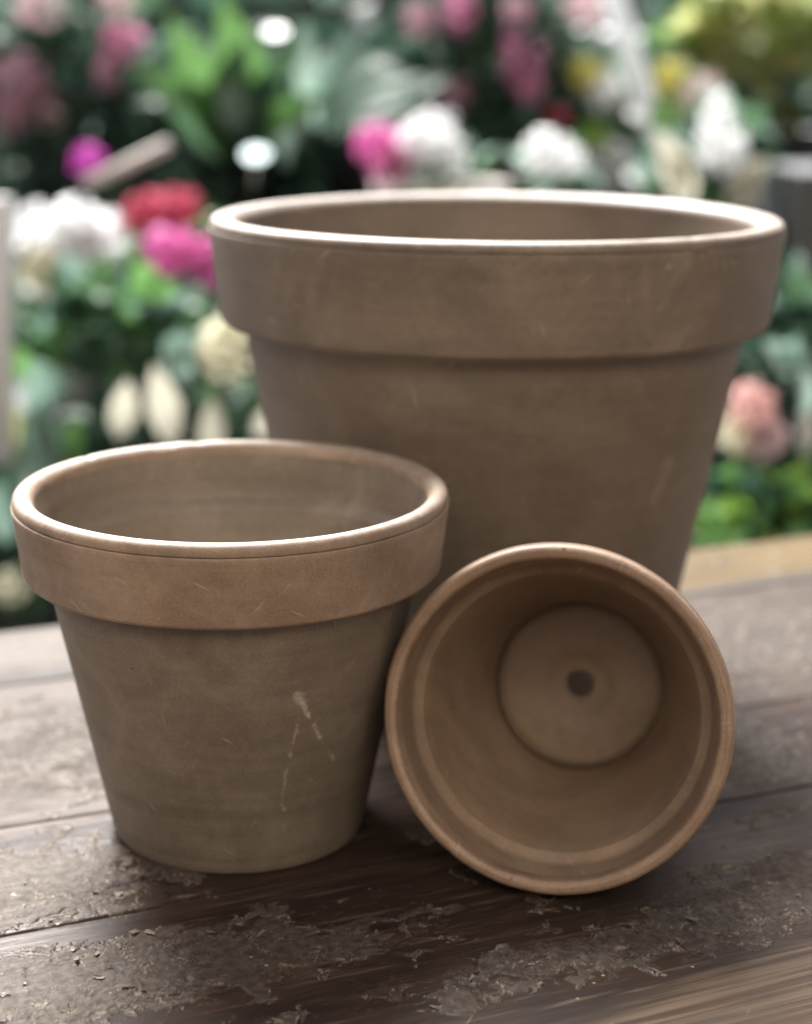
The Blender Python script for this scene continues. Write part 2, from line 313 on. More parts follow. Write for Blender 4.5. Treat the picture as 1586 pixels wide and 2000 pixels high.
# ------------------------------------------------------------------ weathered wooden table
def wood(name, light, dark, deep, seed, pale_low=None, flake_col=(0.100, 0.080, 0.065), rough=0.37, bleach=0.0, bleach_col=(0.42, 0.33, 0.24)):
    s = NT(name); p = s.map(s.coord(), loc=(seed, seed*0.37, 0))
    warp = s.noise(s.map(p, scale=(3, 12, 3)), 1.0, 3, 0.5)
    pv = s.vmath('ADD', s.map(p, scale=(5, 95, 30)), s.vmath('SCALE', (1.0, 9.0, 0.0), scale=warp))
    grain = s.noise(pv, 1.0, 5, 0.62)
    fibre = s.noise(s.map(p, scale=(48, 640, 200)), 1.0, 4, 0.65)
    blot = s.noise(s.map(p, scale=(9, 26, 9)), 1.0, 5, 0.6, 0.5)
    col = s.mix(s.ramp(grain, 0.34, 0.66), dark, light)
    col = s.mix(s.ramp(blot, 0.42, 0.66, 0, 0.75), col, deep)
    col = s.mix(s.ramp(fibre, 0.50, 0.68, 0, 0.7), col, deep)
    streak = s.ramp(s.noise(s.map(p, scale=(16, 260, 60)), 1.0, 5, 0.65), 0.54, 0.68, 0, 0.6)
    col = s.mix(streak, col, (0.14, 0.095, 0.065))
    if bleach > 0:      # bare, bleached timber where the varnish has gone
        bl = s.math('MULTIPLY', s.attr('bare'), bleach)
        bw = s.mix(s.ramp(s.noise(s.map(p, scale=(7, 420, 60)), 1.0, 6, 0.68), 0.42, 0.58), bleach_col, (bleach_col[0]*0.40, bleach_col[1]*0.34, bleach_col[2]*0.32))
        col = s.mix(bl, col, bw)
    fl = s.attr('flake'); ed = s.attr('edge')
    fn = s.noise(p, 260, 5, 0.65); fn2 = s.noise(p, 45, 4, 0.6)
    fcol = s.mix(s.ramp(fn, 0.35, 0.65), (flake_col[0]*0.5, flake_col[1]*0.48, flake_col[2]*0.46), flake_col)
    fcol = s.mix(s.ramp(fn2, 0.45, 0.7, 0, 0.5), fcol, (flake_col[0]*0.65, flake_col[1]*0.55, flake_col[2]*0.42))
    col = s.mix(fl, col, fcol)
    col = s.mix(s.math('MULTIPLY', ed, 0.75), col, (0.34, 0.285, 0.22))
    # dust specks and hairline scratches
    vor = s.n('ShaderNodeTexVoronoi'); s.set(vor.inputs['Vector'], p); vor.inputs['Scale'].default_value = 150
    sp = s.math('MULTIPLY', s.ramp(vor.outputs['Distance'], 0.05, 0.13, 1, 0), s.ramp(s.noise(p, 40, 2), 0.58, 0.66))
    col = s.mix(s.math('MULTIPLY', sp, 0.55), col, (0.5, 0.45, 0.38))
    for k, (rz, off) in enumerate(((-1.05, 0.2), (-0.75, 1.7), (0.28, 3.1))):
        v = s.map(p, rot=(0, 0, rz), loc=(off, off, 0), scale=(1, 1, 1)); xx = s.sep(v)
        c2 = s.n('ShaderNodeCombineXYZ'); s.set(c2.inputs[0], s.math('MULTIPLY', xx[0], 14)); s.set(c2.inputs[1], s.math('MULTIPLY', xx[1], 210))
        sc = s.n('ShaderNodeTexVoronoi'); s.set(sc.inputs['Vector'], c2.outputs[0]); sc.inputs['Scale'].default_value = 1.0
        mk = s.math('MULTIPLY', s.ramp(sc.outputs['Distance'], 0.02, 0.09, 1, 0), s.ramp(s.noise(v, 30, 2), 0.54, 0.6, 0, 0.5))
        col = s.mix(mk, col, (0.30, 0.24, 0.19))
    rg = s.math('ADD', s.ramp(blot, 0.3, 0.7, rough-0.07, rough+0.10), s.math('MULTIPLY', fl, 0.22))
    rg = s.math('ADD', rg, s.ramp(fibre, 0.4, 0.7, -0.04, 0.08))
    h = s.math('ADD', s.math('MULTIPLY', fibre, 0.55), s.math('MULTIPLY', grain, 0.6))
    nrm = s.bump(h, 0.40, 0.0007)
    h2 = s.math('MULTIPLY', s.math('MULTIPLY', fn, fl), 1.0)
    nrm = s.bump(h2, 0.35, 0.0008, nrm)
    return s.end(s.bsdf(col, rg, nrm, 0.11))
TA = R_(22.5); CT, ST = math.cos(TA), math.sin(TA)
U0, V0, TZ = 0.25, 0.45, -0.75
table = thing('wooden_table', 'weathered dark wooden table of wide planks with flaking varnish', 'table', (U0*CT-V0*ST, U0*ST+V0*CT, TZ))
table.rotation_euler = (0, 0, TA)

def blob(u, v, cu, cv, ru, rv): return np.exp(-(((u-cu)/ru)**2+((v-cv)/rv)**2))
def table_uv(px, py):
    d = fw + rt*((px-793)/F_PX) - up*((py-1000)/F_PX); P = O + d*(-CAM_H/d.z)
    return P.x*CT+P.y*ST, -P.x*ST+P.y*CT
def flaking(u, v):
    """how far the varnish has lifted: height in metres, lifted cover 0..1, torn edge 0..1"""
    # where it lifts: left foreground, a band along the front plank, patches at the back
    wgt = -0.55+0*u
    wgt += 1.15*blob(u, v, 0.075, 0.545, 0.055, 0.030)+1.05*blob(u, v, 0.085, 0.478, 0.075, 0.022)
    wgt += 1.05*blob(u, v, 0.275, 0.432, 0.085, 0.014)+0.95*blob(u, v, 0.365, 0.455, 0.05, 0.014)+0.85*blob(u, v, 0.155, 0.468, 0.05, 0.012)
    wgt += 0.6*blob(u, v, 0.385, 0.54, 0.035, 0.05)+0.75*blob(u, v, 0.12, 0.67, 0.10, 0.05)+0.75*blob(u, v, 0.50, 0.67, 0.12, 0.05)
    wgt += 0.55*blob(u, v, 0.58, 0.55, 0.10, 0.06)+0.5*blob(u, v, -0.1, 0.5, 0.15, 0.1)
    # smooth strip that kept its varnish
    wgt -= 1.3*np.exp(-((v-0.5095-0.003*np.sin(u*40))/0.0052)**2)+1.5*sstep(0.4135, 0.4065, v+0.007*fbm(u*45, v*45, 7, 3))
    wu = u+0.006*fbm(u*70, v*70, 11, 3); wv = v+0.006*fbm(u*70+5, v*70+3, 15, 3)
    n1 = fbm(wu*55, wv*85, 21, 5, 0.58); n2 = fbm(wu*120, wv*170, 31, 4, 0.6); n3 = fbm(wu*190+3, wv*240, 41, 4, 0.6)
    c1 = wgt+0.75*n1; c2 = wgt-0.22+0.9*n2; c3 = wgt-0.30+1.0*n3
    cov = sstep(0.0, 0.05, c1)
    h = 0.00022*cov
    edge = np.exp(-((c1-0.035)/0.035)**2)*(c1 > -0.02)
    curl = np.clip(0.5+0.9*perlin(u*130, v*130, 51), 0, 1.4)
    h = h+0.00034*edge*curl
    for c, hh, kk in ((c2, 0.00030, 61), (c3, 0.00028, 71)):
        s2 = sstep(0.0, 0.06, c)*np.clip(wgt+0.75, 0, 1); e2 = np.exp(-((c-0.04)/0.05)**2)*(c > -0.03)*np.clip(wgt+0.65, 0, 1)
        cu2 = np.clip(0.35+1.0*perlin(u*210, v*210, kk), 0, 1.5)
        h = h+hh*0.55*s2+0.00034*e2*cu2; edge = np.maximum(edge, e2*np.clip(cu2, 0, 1))
        cov = np.maximum(cov, s2*0.8)
    return h, np.clip(cov, 0, 1), np.clip(edge, 0, 1)*np.clip(curl, 0.2, 1)

def plank(v0, v1, mat, ulim, dense, du, dv, gap=0.0005, thick=0.036, dz=0.0, seed=0, tight=0):
    a, b = v0+gap/2, v1-gap/2
    us = np.concatenate([np.arange(ulim[0], dense[0], 0.02), np.arange(dense[0], dense[1], du), np.arange(dense[1], ulim[1]+1e-6, 0.02)])
    vs = np.arange(a+0.0022, b-0.0022, dv); vs = np.concatenate([[a, a, a+0.0006, a+0.0014], vs, [b-0.0014, b-0.0006, b, b]])
    U, Vv = np.meshgrid(us, vs, indexing='ij')
    nearv = np.minimum(Vv-a if tight != -1 else 1.0, b-Vv if tight != 1 else 1.0)
    h, cov, ed = flaking(U, Vv)
    h = h*sstep(0.0005, 0.004, nearv)
    h = h+0.00010*fbm(U*14, Vv*240, 81+seed, 3)+0.00025*fbm(U*4, Vv*22, 91+seed, 2)       # raised grain, slight cupping
    h = h-0.0008*np.clip(1-nearv/0.0012, 0, 1)**2
    # a crack that follows the grain
    if seed == 99:
        cl = 0.5142+0.0022*np.sin(U*23)+0.001*perlin(U*60, U*0, 5); h = h-0.0007*np.exp(-((Vv-cl)/0.0007)**2)*sstep(0.02, 0.05, U)*(1-sstep(0.16, 0.2, U))
    h += dz
    h[:, 0] = -thick; h[:, -1] = -thick
    bare = np.zeros_like(U)
    bn = fbm(U*9, Vv*60, 101, 3)
    bare = np.maximum(bare, sstep(0.0, 0.25, (0.4095-Vv)/0.03+0.35*bn+0.12)*sstep(0.20, 0.30, U+0.05*bn))       # front right corner
    bare = np.maximum(bare, sstep(0.0, 0.3, (Vv-0.757)/0.03+0.4*bn)*(0.12+0.88*sstep(0.28, 0.46, U+0.08*bn)))                                            # back plank
    bare = np.maximum(bare, 0.8*np.exp(-((Vv-0.607)/0.010)**2)*sstep(-0.3, 0.3, bn+0.1))                          # worn edge of the third plank
    bare = np.maximum(bare, 0.85*sstep(0.0, 0.3, 0.5*bn+(Vv-0.655)/0.2+0.05)*(Vv > 0.598)*(Vv < 0.75))
    bare = np.maximum(bare, 0.65*np.exp(-((Vv-0.441-0.06*(U-0.25))/0.004)**2)*sstep(0.14, 0.2, U)*(1-sstep(0.30, 0.36, U))*sstep(-0.5, 0.3, bn))
    bare = bare*(1-0.9*cov)
    cu, cv = (ulim[0]+ulim[1])/2, (v0+v1)/2
    P = np.stack([U-cu, Vv-cv, h], -1).reshape(-1, 3)
    nu, nv = U.shape; i = np.arange(nu-1)[:, None]*nv; j = np.arange(nv-1)[None, :]
    F = np.stack([i+j, i+nv+j, i+nv+j+1, i+j+1], -1).reshape(-1, 4)
    e0, e1 = P[:nv].copy(), P[-nv:].copy(); e0[:, 2] = -thick; e1[:, 2] = -thick
    n0 = len(P); P = np.concatenate([P, e0, e1]); jj = np.arange(nv-1)
    F = np.concatenate([F, np.stack([jj, jj+1, n0+jj+1, n0+jj], -1), np.stack([n0-nv+jj+1, n0-nv+jj, n0+nv+jj, n0+nv+jj+1], -1),
                        np.array([[n0, n0+nv-1, n0+2*nv-1, n0+nv]])])
    pad = lambda q: np.concatenate([q.ravel(), np.zeros(2*nv)])
    o = mesh_obj('plank', P, F, mat, table, attrs={'flake': pad(cov), 'edge': pad(ed), 'bare': pad(bare)})
    o.location = (cu-U0, cv-V0, -TZ)
    return o
W_front = wood('wood_front', (0.060, 0.038, 0.027), (0.036, 0.024, 0.018), (0.019, 0.013, 0.011), 0.0, bleach=0.8, bleach_col=(0.135, 0.097, 0.064))
W_mid = wood('wood_middle', (0.058, 0.036, 0.026), (0.032, 0.021, 0.016), (0.016, 0.011, 0.010), 3.3, bleach=0.7)
W_third = wood('wood_third', (0.085, 0.060, 0.045), (0.055, 0.038, 0.029), (0.032, 0.023, 0.019), 6.1, flake_col=(0.085, 0.073, 0.064), bleach=0.8, bleach_col=(0.088, 0.069, 0.056), rough=0.5)
W_back = wood('wood_back', (0.085, 0.072, 0.060), (0.060, 0.050, 0.042), (0.035, 0.029, 0.025), 8.8, bleach=0.95, bleach_col=(0.150, 0.106, 0.044), rough=0.5)
plank(0.3300, 0.5150, W_front, (-0.7, 1.1), (0.02, 0.42), 0.00055, 0.0006, gap=0.0002, seed=1)
plank(0.1800, 0.3300, W_front, (-0.7, 1.1), (0.10, 0.12), 0.02, 0.004, seed=6)
plank(0.0300, 0.1800, W_mid, (-0.7, 1.1), (0.10, 0.12), 0.02, 0.004, seed=7)
plank(0.5150, 0.5980, W_mid, (-0.7, 1.1), (0.00, 0.47), 0.0006, 0.0007, gap=0.0002, seed=2)
plank(0.598, 0.750, W_third, (-0.7, 1.1), (0.02, 0.60), 0.0013, 0.0013, seed=3, dz=-0.0002)
plank(0.750, 0.828, W_back, (-0.7, 1.1), (0.05, 0.70), 0.003, 0.003, seed=4, dz=0.0002)

# loose curled chips of varnish, thousands of them, along the torn edges
def chips_mesh(n, vr, ur, seed):
    rs = np.random.RandomState(seed); V = []; F = []; edge_ok = []
    u = rs.uniform(ur[0], ur[1], n*14); v = rs.uniform(vr[0], vr[1], n*14)
    h, c, e = flaking(u, v); ok = np.where(rs.rand(len(u)) < (e*0.9+0.012*(c > 0.3)))[0][:n]
    for k in ok:
        sz = rs.gamma(2.0, 0.00045)+0.0004; a = rs.uniform(0, 2*np.pi); m_ = rs.randint(5, 8); asp = rs.uniform(0.35, 0.8)
        lift = rs.uniform(0.05, 0.45)*sz; curl = rs.uniform(-0.2, 0.5)*sz
        ang = np.sort(rs.uniform(0, 2*np.pi, m_)); rr = sz*rs.uniform(0.55, 1.15, m_)
        px, py = np.cos(ang)*rr, np.sin(ang)*rr*asp; t = px/sz
        z = lift*(t*0.5+0.5)+curl*t*t
        X = px*np.cos(a)-py*np.sin(a); Y = px*np.sin(a)+py*np.cos(a); b = len(V)
        V.append((u[k], v[k], h[k]+0.00012+lift*0.45)); V += list(zip(u[k]+X, v[k]+Y, h[k]+0.00005+z))
        F += [(b, b+1+i, b+1+(i+1) % m_) for i in range(m_)]
    return V, F
s_ = NT('varnish_chip'); cc = s_.mix(s_.n('ShaderNodeNewGeometry').outputs['Random Per Island'], (0.08, 0.06, 0.045), (0.20, 0.165, 0.13))
M_chip = s_.end(s_.bsdf(cc, 0.5, None, 0.3))
V, F = chips_mesh(1500, (0.405, 0.60), (0.0, 0.47), 3)
o = mesh_obj('varnish_chip', np.array(V)-np.array([U0, V0, TZ]), F, M_chip, table, smooth=False); o['kind'] = 'stuff'

# ------------------------------------------------------------------ nursery bench of plants behind the table
rnd = random.Random(7)
def simple(name, col, var=0.25, rough=0.5, spec=0.4, scale=30, transl=0.0):
    s = NT(name); p = s.coord(); n = s.noise(p, scale, 3, 0.6)
    g = s.n('ShaderNodeNewGeometry').outputs['Random Per Island']
    a = tuple(c*(1-var) for c in col); b = tuple(min(0.9, c*(1+var)) for c in col)
    c = s.mix(s.math('ADD', s.math('MULTIPLY', n, 0.5), s.math('MULTIPLY', g, 0.5)), a, b)
    sh = s.bsdf(c, rough, None, spec)
    if transl > 0:
        t = s.n('ShaderNodeBsdfTranslucent'); s.set(t.inputs[0], c); m = s.n('ShaderNodeMixShader'); m.inputs[0].default_value = transl
        s.t.links.new(sh, m.inputs[1]); s.t.links.new(t.outputs[0], m.inputs[2]); sh = m.outputs[0]
    return s.end(sh)
def leafm(name, col, rough=0.38, spec=0.5, var=0.35): return simple(name, col, var, rough+0.14, spec*0.55, 40, 0.42)
def petalm(name, col, var=0.2, tr=0.42): return simple(name, col, var, 0.6, 0.25, 60, tr)
G_dark = leafm('leaf_dark', (0.042, 0.088, 0.060)); G_mid = leafm('leaf_mid', (0.085, 0.165, 0.085)); G_bright = leafm('leaf_bright', (0.11, 0.23, 0.07))
G_lime = leafm('leaf_lime', (0.30, 0.48, 0.09)); G_yel = leafm('leaf_yellow_green', (0.50, 0.51, 0.23)); G_grey = leafm('leaf_grey_green', (0.26, 0.36, 0.30), 0.3, 0.6)
G_aqua = leafm('leaf_blue_green', (0.19, 0.29, 0.235), 0.33); G_cream = petalm('leaf_cream', (0.48, 0.46, 0.37)); G_olive = leafm('leaf_olive', (0.13, 0.13, 0.03))
P_dusty = petalm('petal_dusty_pink', (0.52, 0.31, 0.38)); P_pink = petalm('petal_pink', (0.68, 0.30, 0.46)); P_hot = petalm('petal_hot_pink', (0.95, 0.24, 0.58))
P_red = petalm('petal_red', (0.58, 0.10, 0.17)); P_mag = petalm('petal_magenta', (0.60, 0.10, 0.50)); P_white = petalm('petal_white', (0.92, 0.92, 0.92), 0.01, 0.58)
P_yel = petalm('petal_yellow', (0.62, 0.56, 0.14)); P_cream = petalm('petal_cream', (0.80, 0.77, 0.60), 0.08); P_blush = petalm('petal_blush', (0.78, 0.48, 0.45)); P_pale = petalm('petal_pale_pink', (0.72, 0.54, 0.56))
K_black = simple('black_plastic', (0.02, 0.022, 0.024), 0.2, 0.5); K_terra = simple('brown_terracotta', (0.16, 0.075, 0.045), 0.2, 0.8); K_white = simple('white_plastic', (0.75, 0.76, 0.74), 0.06, 0.4)
K_bark = simple('stem_green', (0.06, 0.08, 0.035), 0.3, 0.7); K_grey = simple('grey_plastic', (0.10, 0.105, 0.11), 0.2, 0.5); K_beige = simple('beige_wood', (0.55, 0.49, 0.43), 0.2, 0.6)
K_basket = simple('pale_basket', (0.50, 0.47, 0.42), 0.25, 0.7, scale=120); K_board = simple('bench_board', (0.10, 0.11, 0.105), 0.3, 0.7); K_blue = simple('pale_blue_glint', (0.55, 0.75, 0.78), 0.05, 0.4)
K_soil = simple('potting_soil', (0.02, 0.015, 0.012), 0.4, 0.9)

def leaf_geo(base, tip, width, droop=0.15, normal=None):
    """a folded, pointed blade from base to tip: 6 ribs, 3 points across"""
    base = Vector(base); tip = Vector(tip); d = tip-base; L = d.length
    nrm = Vector(normal) if normal is not None else Vector((0, -0.3, 1))
    side = d.cross(nrm); side = side.normalized() if side.length > 1e-6 else Vector((1, 0, 0)); nn = side.cross(d).normalized()
    V = []; prof = (0.12, 0.62, 0.95, 1.0, 0.72, 0.04)
    for i, wv in enumerate(prof):
        t = i/5; c = base+d*t+nn*(L*droop*(4*t*(1-t))*0.6)-Vector((0, 0, 1))*(L*droop*t*t*0.3)
        hw = width*0.5*wv
        V += [c-side*hw+nn*(hw*0.35), c, c+side*hw+nn*(hw*0.35)]
    F = []
    for i in range(5):
        a = i*3; F += [(a, a+1, a+4, a+3), (a+1, a+2, a+5, a+4)]
    return V, F
class MB:
    def __init__(s): s.V = []; s.F = []; s.M = []
    def add(s, V, F, mi=0):
        o = len(s.V); s.V += [tuple(v) for v in V]; s.F += [tuple(i+o for i in f) for f in F]; s.M += [mi]*len(F)
    def leaf(s, b, t, w, mi=0, **k): s.add(*leaf_geo(b, t, w, **k), mi)
    def tube(s, pts, r0, r1=None, n=6, mi=0):
        r1 = r0 if r1 is None else r1; pts = [Vector(p) for p in pts]; V = []; F = []
        for i, p in enumerate(pts):
            d = (pts[min(i+1, len(pts)-1)]-pts[max(i-1, 0)]).normalized()
            a = d.orthogonal().normalized(); b = d.cross(a); r = r0+(r1-r0)*i/(len(pts)-1)
            V += [p+a*(r*math.cos(2*math.pi*k/n))+b*(r*math.sin(2*math.pi*k/n)) for k in range(n)]
        for i in range(len(pts)-1):
            for k in range(n): F.append((i*n+k, i*n+(k+1) % n, (i+1)*n+(k+1) % n, (i+1)*n+k))
        F += [tuple(range(n))[::-1], tuple((len(pts)-1)*n+k for k in range(n))]
        s.add(V, F, mi)
    def box(s, a, b, mi=0):
        x0, y0, z0 = a; x1, y1, z1 = b
        V = [(x0, y0, z0), (x1, y0, z0), (x1, y1, z0), (x0, y1, z0), (x0, y0, z1), (x1, y0, z1), (x1, y1, z1), (x0, y1, z1)]
        s.add(V, [(0, 3, 2, 1), (4, 5, 6, 7), (0, 1, 5, 4), (1, 2, 6, 5), (2, 3, 7, 6), (3, 0, 4, 7)], mi)
    def turned(s, c, prof, n=20, mi=0):
        V = [(c[0]+r*math.cos(2*math.pi*k/n), c[1]+r*math.sin(2*math.pi*k/n), c[2]+z) for (r, z) in prof for k in range(n)]; F = []
        for i in range(len(prof)-1):
            for k in range(n): F.append((i*n+k, i*n+(k+1) % n, (i+1)*n+(k+1) % n, (i+1)*n+k))
        s.add(V, F, mi)
    def build(s, name, mats, parent=None, smooth=True):
        o = mesh_obj(name, s.V, s.F, mats, None, smooth, s.M)
        if parent is not None:
            loc = parent.location
            for q in (o,): q.data.transform(Matrix.Translation(-Vector(loc))); q.parent = parent
        return o
def rdir(up_bias=0.0):
    while True:
        v = Vector((rnd.uniform(-1, 1), rnd.uniform(-1, 1), rnd.uniform(-1, 1)))
        if 0.05 < v.length < 1: v.normalize(); v.z += up_bias; return v.normalized()
def add_pot(t, x, y, z0, r, h, mat):
    m = MB(); m.turned((x, y, z0), [(0.001, 0.0), (r*0.72, 0), (r*0.95, h*0.8), (r*1.04, h*0.81), (r*1.06, h), (r*0.96, h), (r*0.90, h*0.85)]); m.build('pot', mat, t)
    m = MB(); m.turned((x, y, z0), [(r*0.93, h*0.88), (r*0.4, h*0.92), (0.001, h*0.93)]); m.build('soil', K_soil, t)
def add_foliage(t, c, rad, n, L, mats, wr=0.5, upb=0.35, weights=None):
    m = MB(); c = Vector(c)
    for i in range(n):
        d = rdir(); rr = rnd.random()**0.45
        b = c+Vector((d.x*rad[0]*rr, d.y*rad[1]*rr, d.z*rad[2]*rr))
        out = (d*0.8+rdir(upb)*0.7).normalized(); l = L*rnd.uniform(0.65, 1.3)
        mi = rnd.choices(range(len(mats)), weights)[0] if weights else rnd.randrange(len(mats))
        m.leaf(b, b+out*l, l*wr*rnd.uniform(0.8, 1.2), mi, droop=rnd.uniform(0.05, 0.35), normal=rdir(0.8))
    return m.build('foliage', mats, t)
def add_head(t, c, r, mat, n=70, flat=1.0, ps=0.55, name='flower_head', wide=0.95, root=None):
    m = MB(); c = Vector(c)
    for i in range(n):
        d = rdir(0.15); rr = rnd.uniform(0.6, 1.0)+(rnd.random()**3)*0.4; l = r*ps*rnd.uniform(0.55, 1.0)
        q = Vector((d.x, d.y, d.z/flat)).normalized(); tg = rdir(0.2); tg = (tg-q*tg.dot(q)+q*rnd.uniform(0.1, 0.55)).normalized()
        b = c+Vector((d.x*r*rr, d.y*r*rr, d.z*r*flat*rr))*0.85-tg*l*0.5
        m.leaf(b, b+tg*l, l*wide, 0, droop=rnd.uniform(0.0, 0.25), normal=q)
    o = m.build(name, mat, t)
    if root is not None:
        m = MB(); rv = Vector(root); mid = (rv+c)/2+Vector((0, 0, 0.02)); m.tube([rv, mid, c], 0.004, 0.0025); m.build('stem', K_bark, t)
    return o
T3, T2, T1 = 0.02, -0.16, -0.52
Y3, Y2, Y1 = 2.80, 2.20, 1.75
def plant(name, label, cat, cx, Y, z0, pot=(0.06, 0.11), potmat=None, group=None):
    x = at(cx, 600, Y).x; t = thing(name, label, cat, (x, Y, z0), group or 'potted plants on the bench')
    add_pot(t, x, Y, z0, pot[0], pot[1], potmat or K_black); return t, Vector((x, Y, z0+pot[1]))
def fol(t, px, py, Y, rx, ry, n, Lpx, mats, depth=0.09, **k):
    s = pxm(Y); add_foliage(t, at(px, py, Y), (rx*s, depth, ry*s), n, Lpx*s, mats, **k)
def head(t, px, py, Y, rpx, mat, root, flat=1.0, n=70, **k): add_head(t, at(px, py, Y), rpx*pxm(Y), mat, n, flat, root=root, **k)
def blade(t, b, tip, w, Y, mat, dy=-0.03, name='leaf', droop=0.15, normal=(0, -1, 0.5)):
    m = MB(); B = at(b[0], b[1], Y); T = at(tip[0], tip[1], Y+dy); m.leaf(B, T, w*pxm(Y), 0, droop=droop, normal=normal); return m.build(name, mat, t)

# --- top tier
t, r = plant('flowering_plant', 'bushy plant with dusty pink flower heads at the far top left', 'plant', 130, Y3, T3)
fol(t, 120, 190, Y3, 190, 200, 330, 85, [G_dark, G_mid, G_aqua], weights=(6, 2, 1))
for (x, y, q, m_) in ((35, 155, 55, P_dusty), (75, 195, 42, P_dusty), (20, 222, 42, P_dusty), (238, 80, 42, P_pink), (208, 150, 32, P_dusty), (75, 15, 50, P_pale), (100, 226, 26, P_pale), (225, 0, 35, P_pale)):
    head(t, x, y, Y3-0.12, q, m_, r)
t, r = plant('leafy_plant', 'tall plant with broad bright green leaves left of the top centre', 'plant', 480, Y3, T3, (0.08, 0.13))
fol(t, 480, 250, Y3+0.05, 210, 130, 240, 100, [G_dark, G_mid], wr=0.4, weights=(4, 1))
for (tx, ty, w_, m_) in ((330, 0, 90, G_bright), (430, -40, 110, G_bright), (255, 105, 70, G_bright), (300, 150, 55, G_mid), (560, 130, 90, G_dark), (480, 40, 100, G_mid), (600, 60, 80, G_mid), (640, 160, 70, G_bright), (530, 220, 80, G_dark)):
    blade(t, (470, 330), (tx, ty), w_, Y3-0.05, m_, dy=-0.08-rnd.random()*0.1, droop=0.25, normal=(rnd.uniform(-.4, .4), -1, 0.6))
for (bx, by, tx, ty, w_) in ((400, 240, 250, 190, 55), (420, 180, 300, 205, 60), (470, 270, 455, 130, 75), (560, 330, 610, 200, 60), (420, 120, 380, 90, 40)):
    blade(t, (bx, by), (tx, ty), w_, Y3-0.16, G_grey, droop=0.3, normal=(0, -0.7, 1))
t, r = plant('leafy_plant', 'spreading plant with long grey green leaves at the top centre', 'plant', 700, Y3+0.04, T3, (0.07, 0.13))
fol(t, 730, 230, Y3+0.1, 120, 120, 90, 100, [G_dark, G_mid], wr=0.35, weights=(3, 1))
for (bx, by, tx, ty, w_, m_) in ((640, 260, 740, 90, 75, G_grey), (660, 250, 830, 130, 60, G_grey), (650, 265, 860, 180, 60, G_grey), (620, 250, 600, 10, 45, G_grey), (640, 240, 720, 30, 60, G_aqua), (650, 270, 800, 235, 60, G_grey), (760, 250, 900, 130, 55, G_grey)):
    blade(t, (bx, by), (tx, ty), w_, Y3-0.1, m_, droop=0.3, normal=(-0.2, -0.8, 0.9))
t, r = plant('flowering_plant', 'dark leaved shrub with round pink flowers in a brown pot', 'plant', 990, Y3, T3, (0.07, 0.12), K_terra)
fol(t, 970, 150, Y3, 170, 190, 360, 85, [G_dark, G_mid, G_aqua], weights=(7, 2, 1))
for (x, y, q, m_, fl_) in ((895, 20, 40, P_pink, 1.2), (1020, 120, 50, P_pink, 1.3), (1030, 165, 38, P_pink, 1.1), (1008, 25, 32, P_dusty, 1), (893, 190, 36, P_dusty, 1), (1150, 15, 45, P_pale, 1), (1090, 228, 28, P_red, 0.7), (820, 40, 35, P_dusty, 1)):
    head(t, x, y, Y3-0.13, q, m_, r, flat=fl_)
t, r = plant('leafy_plant', 'lime green bushy plant in the top right corner', 'plant', 1500, Y3+0.1, T3, (0.08, 0.16))
fol(t, 1490, 60, Y3+0.1, 150, 60, 260, 80, [G_yel, G_lime, G_olive], weights=(6, 2, 1))
head(t, 1535, 235, Y3-0.02, 38, G_olive, r, flat=1.4, name='leaf_tuft')
t, r = plant('flowering_plant', 'loose plant with yellow flowers and one pink bloom behind the white stake', 'plant', 1240, Y3, T3, (0.07, 0.12), K_white)
fol(t, 1240, 240, Y3+0.04, 160, 110, 220, 80, [G_mid, G_bright, G_grey, G_cream], weights=(2, 2, 4, 1.5))
for (x, y, q, m_) in ((1145, 140, 36, P_yel), (1308, 150, 34, P_yel), (1372, 182, 38, P_pale), (1312, 235, 26, P_yel), (1185, 175, 38, P_white), (1160, 270, 35, G_lime), (1190, 320, 45, P_white)):
    head(t, x, y, Y3-0.14, q, m_, r)
# --- middle tier
t, r = plant('flowering_plant', 'white and pink cyclamen in a pale woven basket above the large pot', 'plant', 860, Y2, -0.0, (0.085, 0.135), K_basket)
fol(t, 850, 330, Y2, 90, 35, 60, 50, [G_mid, G_aqua])
for (x, y, q, m_) in ((738, 285, 48, P_hot), (770, 318, 42, P_pink), (752, 345, 30, P_pink), (840, 265, 55, P_white), (800, 285, 42, P_white), (875, 300, 40, P_white)): head(t, x, y, Y2-0.1, q, m_, r, n=90)
t, r = plant('flowering_plant', 'white flowering plant showing over the middle of the large pot rim', 'plant', 1075, Y2+0.05, -0.02, (0.06, 0.11), K_white)
fol(t, 1080, 330, Y2+0.05, 60, 35, 40, 50, [G_mid, G_grey])
for (x, y, q) in ((1060, 295, 45), (1105, 310, 40)): head(t, x, y, Y2-0.05, q, P_white, r)
t, r = plant('lily_plant', 'lily plant with upright white and cream blooms on the right', 'plant', 1400, Y2, -0.03, (0.07, 0.12))
fol(t, 1380, 300, Y2+0.05, 90, 80, 110, 80, [G_bright, G_mid, G_dark, G_grey])
for (x, y, q, fl_) in ((1400, 230, 34, 1.8), (1418, 300, 46, 1.1), (1385, 290, 30, 1.6)): head(t, x, y, Y2-0.1, q, P_white, r, flat=fl_)
for (bx, by, tx, ty, w_) in ((1420, 400, 1500, 300, 55), (1440, 420, 1470, 310, 50), (1330, 400, 1280, 240, 60), (1350, 400, 1300, 290, 50)): blade(t, (bx, by), (tx, ty), w_, Y2-0.12, G_cream, droop=0.2)
t, r = plant('flowering_plant', 'white hydrangea in a white pot near the left edge', 'plant', 150, Y2, T2, (0.066, 0.16), K_white)
fol(t, 140, 560, Y2+0.03, 110, 40, 80, 60, [G_mid, G_dark])
